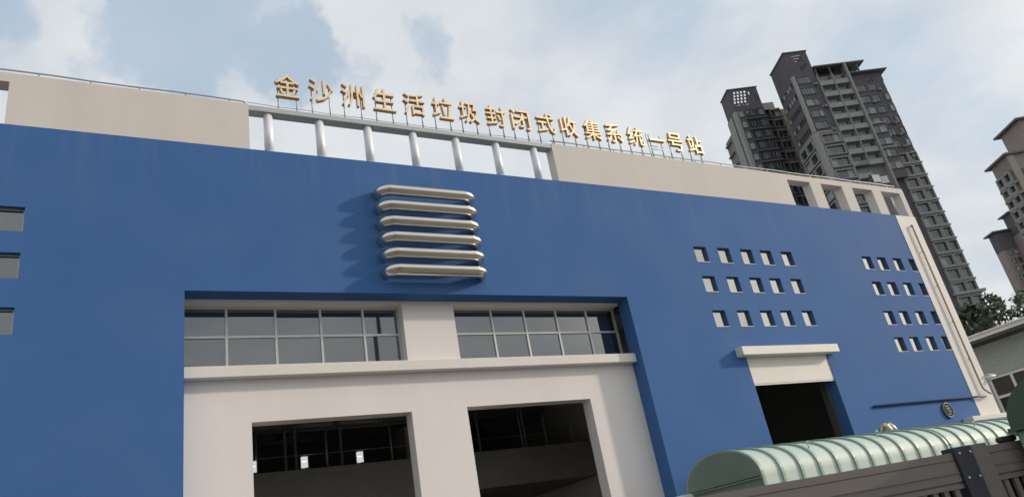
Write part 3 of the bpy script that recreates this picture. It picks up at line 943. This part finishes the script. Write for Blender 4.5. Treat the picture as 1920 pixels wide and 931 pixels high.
b = MB(); b.box(13.2, 17.8, 3, 8, 103.35, 105.3); b.box(13.0, 18.0, 2.8, 8.2, 105.3, 105.5); b.build('roof_room', MT['t_mid'], t1)
b = MB(); b.box(13.9, 14.35, -0.9, 1.0, 60, 102.9); b.build('fin', MT['t_light'], t1)
wA = frame_window(3.3, 1.9, 4, fr=0.10, mats=('t_glass', 't_mid'))
wA2 = frame_window(4.3, 2.2, 3, fr=0.22, depth=0.55, mats=('t_glass', 't_light'))
wC = frame_window(3.2, 1.9, 4, fr=0.10)
wD = frame_window(2.0, 1.9, 3, fr=0.10)
wE = frame_window(2.6, 2.2, 2, fr=0.20, depth=0.5, mats=('t_glass', 't_light'))
wR = frame_window(2.9, 2.3, 2, fr=0.22, depth=0.6, mats=('t_glass', 't_light'))
wR2 = frame_window(1.9, 2.3, 1, fr=0.22, depth=0.6, mats=('t_glass', 't_light'))
wP = frame_window(1.1, 1.9, 1, fr=0.08, mats=('t_curtain', 't_mid'))
bB = balcony(3.75, 3.35)
wS = frame_window(0.9, 1.2, 1, fr=0.07, depth=0.1, mats=('t_glass', 't_side'))
wS2 = frame_window(3.0, 2.2, 1, fr=0.28, depth=0.5, mats=('t_glass', 't_light'))
bS = MB(); bS.box(0, 6.2, -0.7, 0.6, -0.14, 0.14); bS = bS.mesh('ledge', [MT['t_light']])
for k in range(5):
    z = 98.9-FH*k
    put('window', wA, t1, (0.95, 0, z))
for k in range(13):
    z = 81.3-FH*k
    put('window', wA2, t1, (1.25, -0.002, z))
    for s in range(2):
        put('window', wS2, t1, (0.0, 8.4-3.55*s, z), side_rot())
for k in range(5):
    for s in range(6):
        put('window', wS, t1, (0.0, 8.3-1.3*s, 99-FH*k), side_rot())
for k in range(8):
    z = 97.6-FH*k
    put('balcony', bB, t1, (6.15, 0.6, z)); put('balcony', bB, t1, (10.05, 0.6, z))
for k in range(9):
    z = 74.0-FH*(k-1)
    put('balcony', bB, t1, (6.0, 0.6, z-3.2+0.0))
for k in range(6):
    z = 95.0-FH*k
    put('window', wC, t1, (15.0, 1.0, z)); put('window', wD, t1, (18.7, 1.0, z)); put('window', wP, t1, (22.1, 1.0, z+FH*(-1)))
b = MB(); b.box(14.36, 17.9, -0.4, 0.98, 69.5, 84.5); b.build('bay_wall', MT['t_dark'], t1)
for k in range(4):
    put('window', wC, t1, (14.55, -0.4, 82.0-FH*k))
b = MB()
for z in (84.5, 77.6): b.box(14.3, 18.2, -0.7, 0.98, z, z+0.35)
b.build('bay_ledge', MT['t_light'], t1)
for k in range(16):
    z = 73.6-FH*k
    put('window', wR, t1, (17.55, 1.0, z)); put('window', wR2, t1, (21.05, 1.0, z))
    put('ledge', bS, t1, (17.3, 1.0, z-0.45))
    if k > 9: put('ledge', bS, t1, (17.3, 1.0, z+2.75))
b = MB(); b.box(16.9, 24.4, 0.1, 1.0, 39.7, 40.3); b.build('bay_ledge', MT['t_light'], t1)

ac = MB(); ac.box(0, 0.85, -0.45, -0.05, 0, 0.6, 0); ac.box(0.08, 0.6, -0.46, -0.451, 0.06, 0.54, 1); ac.box(-0.05, 0.9, -0.5, 0, -0.06, -0.003, 1)
ac = ac.mesh('air_conditioner', [MT['t_bar'], MT['t_dark']])
for k in range(26):
    fl = prng.randrange(0, 13)
    x, y = prng.choice(((4.75, 0.0), (18.15, 1.0), (20.85, 1.0), (0.35, 0.0)))
    if x == 0.35 and fl < 5: x = 4.6
    if x > 15 and fl > 6: continue
    put('air_conditioner', ac, t1, (x, y, 97.9-FH*fl+0.02*prng.random()))

# --- second tower behind
t2 = empty('apartment_tower', (144.7, 112.04, 0), DR)
tag(t2, 'dark apartment tower with a pierced square crown, left of the tall stepped one', 'tower', 'apartment towers in the distance')
b = MB(); b.box(0, 8.2, 0, 5.6, 0, 104.0); b.build('wall', MT['t_dark'], t2)
sl = []
for r_ in range(4):
    for c_ in range(4):
        sl.append((0.7+0.98*c_+0.24*(3-r_), 1.28+0.98*c_+0.24*(3-r_), 108.9-1.02*r_-0.8, 108.9-1.02*r_))
sl += [(5.5, 5.9, 107.4, 108.5), (6.2, 6.6, 106.5, 107.8), (5.4, 5.8, 105.7, 106.5), (6.75, 7.0, 105.2, 108.2), (7.15, 7.4, 104.8, 107.2), (7.55, 7.8, 104.7, 106.9)]
sl += [(1.2, 2.4, 104.35, 104.6), (3.0, 3.4, 104.35, 104.6), (3.8, 4.8, 104.35, 104.6)]
b = MB(); b.wall(0, 8.2, 104.0, 109.5, 0, 0.25, sl); b.box(0, 0.25, 0.25, 5.6, 104, 109.5); b.box(7.95, 8.2, 0.25, 5.6, 104, 109.5)
b.build('crown', MT['t_dark'], t2)
b = MB(); b.box(-0.22, 8.4, -0.22, 0.3, 109.5, 109.75); b.box(-0.22, 0.3, 0.3, 5.8, 109.5, 109.75); b.box(7.9, 8.4, 0.3, 5.8, 109.5, 109.75); b.build('roof_rim', MT['t_roof'], t2)
b = MB(); b.box(-0.35, 0.55, -0.3, 1.2, 0, 102.3); b.box(-0.3, -0.01, 2.2, 5.6, 0, 102.3); b.build('corner_pilaster', MT['t_light'], t2)
b = MB(); b.box(-0.25, 3, 5.6, 10.5, 0, 99.0)
for k in range(24): b.box(-0.9, -0.25, 6.5, 10.2, 97.2-FH*k, 97.6-FH*k)
b.build('rear_wall', MT['t_mid'], t2)
b = MB(); b.box(8.2, 13.3, 1.4, 9, 0, 103.0); b.box(13.3, 17.5, 1.1, 9, 0, 102.2); b.box(8.6, 12.6, 2.2, 8, 103.0, 105.5); b.build('side_block', MT['t_beige'], t2)
w2a = frame_window(1.2, 1.9, 2, fr=0.1, mats=('t_curtain', 't_mid'))
w2b = frame_window(2.2, 1.9, 3, fr=0.08, mats=('t_glass', 't_dark'))
w2c = frame_window(1.3, 2.2, 1, fr=0.16, depth=0.9, mats=('t_glass', 't_dark'))
w2d = frame_window(2.6, 2.1, 2, fr=0.14, depth=0.7, mats=('t_glass', 't_mid'))
for k in range(9):
    z = 100.6-FH*k
    put('window', w2a, t2, (0.9, 0, z)); put('window', w2b, t2, (2.9, 0, z)); put('window', w2b, t2, (5.6, -0.0, z))
    put('window', w2c, t2, (8.5, 1.4, z-0.6)); put('window', w2d, t2, (10.2, 1.4, z-0.6))
b = MB(); b.box(2.4, 8.2, -0.65, 0, 0, 0.35); fb = b.mesh('floor_band', MT['t_dark'])
for k in range(9): put('floor_band', fb, t2, (0, 0, 99.4-FH*k))

# --- towers at the right edge
D3 = PI/2-R(120)
wQ = frame_window(1.9, 2.0, 1, fr=0.5, depth=0.7, mats=('t_glass', 't_light'))
wQs = frame_window(1.2, 1.7, 1, fr=0.12, mats=('t_glass', 't_mid'))
t3 = empty('apartment_tower', (215.43, 80.55, 0), D3)
tag(t3, 'beige apartment tower with dark sloping eave cut off by the right edge', 'tower', 'apartment towers in the distance')
b = MB(); b.box(0, 26, 0, 8.4, 0, 80.4); b.build('wall', MT['t_beige'], t3)
b = MB(); b.box(-0.05, 26, -0.05, 8.45, 80.4, 89.0); b.build('crown', MT['t_pink'], t3)
b = MB(); b.box(-1.2, 27, -1.0, 10.0, 89.0, 89.5); b.build('roof', MT['t_roof'], t3)
b = MB(); b.box(-0.1, 2, 8.4, 10.8, 0, 82.4); b.build('rear_wall', MT['t_mid'], t3)
b = MB(); b.box(-0.6, 2.5, 8.2, 12.0, 82.4, 82.8)
for k in range(5): b.box(-0.5, -0.42, 8.5+0.8*k, 8.58+0.8*k, 82.8, 84.2)
b.box(-0.5, -0.42, 8.5, 11.8, 84.2, 84.28)
b.build('terrace', MT['t_roof'], t3)
t4 = empty('apartment_tower', (199.34, 80.54, 0), D3)
tag(t4, 'narrow apartment tower with white floor bands in front of the beige one', 'tower', 'apartment towers in the distance')
b = MB(); b.box(0, 4.6, 0, 6.9, 0, 71.5); b.build('wall', MT['t_mid'], t4)
b = MB(); b.box(-0.05, 4.6, -0.05, 6.95, 71.5, 75.8); b.build('crown', MT['t_pink'], t4)
b = MB(); b.box(-1.0, 5.2, -0.8, 8.4, 75.8, 76.3); b.build('roof', MT['t_roof'], t4)
b = MB()
b.box(4.6, 5.4, -0.4, 3, 0, 74); b.box(-0.25, 1.4, -0.4, 0.0, 0, 75.6)
b.build('corner_pilaster', MT['t_beige'], t4)
for k in range(13):
    for s in range(2):
        put('window', wQ, t4, (0, 6.4-3.0*s, 69.6-3.0*k), side_rot())
b = MB(); b.box(-0.7, -0.003, -0.2, 7.2, 0, 0.55); fb = b.mesh('floor_band', MT['t_light'])
for k in range(13): put('floor_band', fb, t4, (0, 0, 68.2-3.0*k))
for k in range(10):
    put('window', wQs, t4, (2.2, 0, 69.6-3.0*k))
t5 = empty('apartment_tower', (266.35, 114.71, 0), D3)
tag(t5, 'far reddish apartment tower half hidden by its neighbour at the right edge', 'tower', 'apartment towers in the distance')
b = MB(); b.box(0, 25, 0, 4.2, 0, 75.0); b.build('wall', MT['t_pink'], t5)
b = MB(); b.box(-0.05, 25, -0.05, 4.25, 75, 82.4); b.build('crown', MT['t_dark'], t5)
b = MB(); b.box(-1.0, 26, -0.8, 5.4, 82.4, 82.9); b.build('roof', MT['t_roof'], t5)
for k in range(10):
    put('window', wQs, t5, (1.5, 0, 71.0-3.0*k)); put('window', wQs, t5, (4.5, 0, 71.0-3.0*k))
t6 = empty('apartment_tower', (263.68, 120.72, 0), D3)
tag(t6, 'far grey apartment tower with a flat dark roof above the leafy tree', 'tower', 'apartment towers in the distance')
b = MB(); b.box(0, 7, 0, 3.6, 0, 71.0); b.build('wall', MT['t_pink'], t6)
b = MB(); b.box(-0.05, 7, -0.05, 3.65, 71.0, 77.6); b.build('crown', MT['t_dark'], t6)
b = MB(); b.box(-1.0, 7.4, -0.8, 5.0, 77.6, 78.1); b.build('roof', MT['t_roof'], t6)
for k in range(14):
    put('window', wQs, t6, (1.6, 0, 69.0-3.0*k)); put('window', wQs, t6, (3.6, 0, 69.0-3.0*k))

# ------------------------------------------------------------------ trees
def tree(loc, h, cr, label, seed, nclump=60, per=40, leaf_=0.16, group=None, name='leafy_tree', zc=0.62, squash=0.8):
    rg = random.Random(seed)
    root = empty(name, loc)
    tag(root, label, 'tree', group)
    b = MB()
    b.tube([(0, 0, 0), (0.1, 0.05, h*0.25), (-0.05, 0.1, h*0.5), (0.05, 0, h*0.75)], [h*0.026, h*0.021, h*0.016, h*0.008], 8)
    cl = []
    for k in range(nclump):
        u = rg.random()**0.45
        a, c = rg.uniform(0, 2*PI), rg.uniform(-1, 1)
        s_ = math.sqrt(1-c*c)
        p = Vector((cr*u*s_*math.cos(a), cr*u*s_*math.sin(a), h*zc+cr*squash*u*c))
        cl.append((p, rg.uniform(0.10, 0.24)*cr))
        if k % 3 == 0:
            st_ = Vector((0, 0, h*rg.uniform(0.3, 0.6)))
            mid = (st_+p)/2+Vector((0, 0, -0.04*h))
            b.tube([st_, mid, p], [h*0.008, h*0.005, h*0.002], 6)
    b.build('trunk', MT['bark'], root)
    b = MB()
    for p, r_ in cl:
        mi = 0 if rg.random() < 0.6 else 1
        for j in range(per):
            d = Vector((rg.gauss(0, 1), rg.gauss(0, 1), rg.gauss(0, 0.8)))
            d.normalize()
            q = p+d*(r_*rg.random()**0.5)
            n = Vector((rg.gauss(0, 1), rg.gauss(0, 1), rg.gauss(0.5, 1))); n.normalize()
            t = n.orthogonal(); t.normalize()
            t = Matrix.Rotation(rg.uniform(0, 6.28), 3, n) @ t
            w_ = n.cross(t)
            l = leaf_*rg.uniform(0.6, 1.4)
            b.poly([q-t*l, q+w_*l*0.4, q+t*l, q-w_*l*0.4], mi)
    b.build('crown', [MT['leaf_a'], MT['leaf_b']], root, weld=False)
    return root


tree((56.3, 27.6, 0), 15.0, 3.3, 'open leafy tree with sky showing through, above the white eave', 11, 88, 32, 0.21, zc=0.74)
tree((54.0, 30.2, 0), 14.6, 4.0, 'dense dark green tree at the foot of the tall tower, beside the white corner', 12, 120, 60, 0.26, name='dense_tree', zc=0.62, squash=1.1)
tree((61.0, 25.5, 0), 12.0, 3.2, 'dense dark tree at the right edge, just above the white eave', 13, 100, 60, 0.26, name='dense_tree', zc=0.6, squash=1.0)
tree((3.3, -9.0, 0), 19.5, 3.8, 'tree seen only as a leafy reflection in the left bay window', 14, 70, 45, 0.2)

# lamp mast seen in the window glass
root = empty('lamp_mast', (13.7, -6.0, 0))
tag(root, 'slim dark lamp mast seen as a reflection in the bay window glass', 'lamp mast')
b = MB(); b.tube([(0, 0, 0), (0, 0, 19)], [0.20, 0.11], 12); b.build('pole', MT['gate_dark'], root)
b = MB(); b.tube([(0, 0, 18.8), (0.8, 0, 19.3), (1.8, 0, 19.4)], 0.05, 8); b.build('arm', MT['gate_dark'], root)
b = MB(); b.box(1.5, 2.3, -0.15, 0.15, 19.25, 19.38); b.build('lamp_head', MT['black'], root, bevel=0.03)
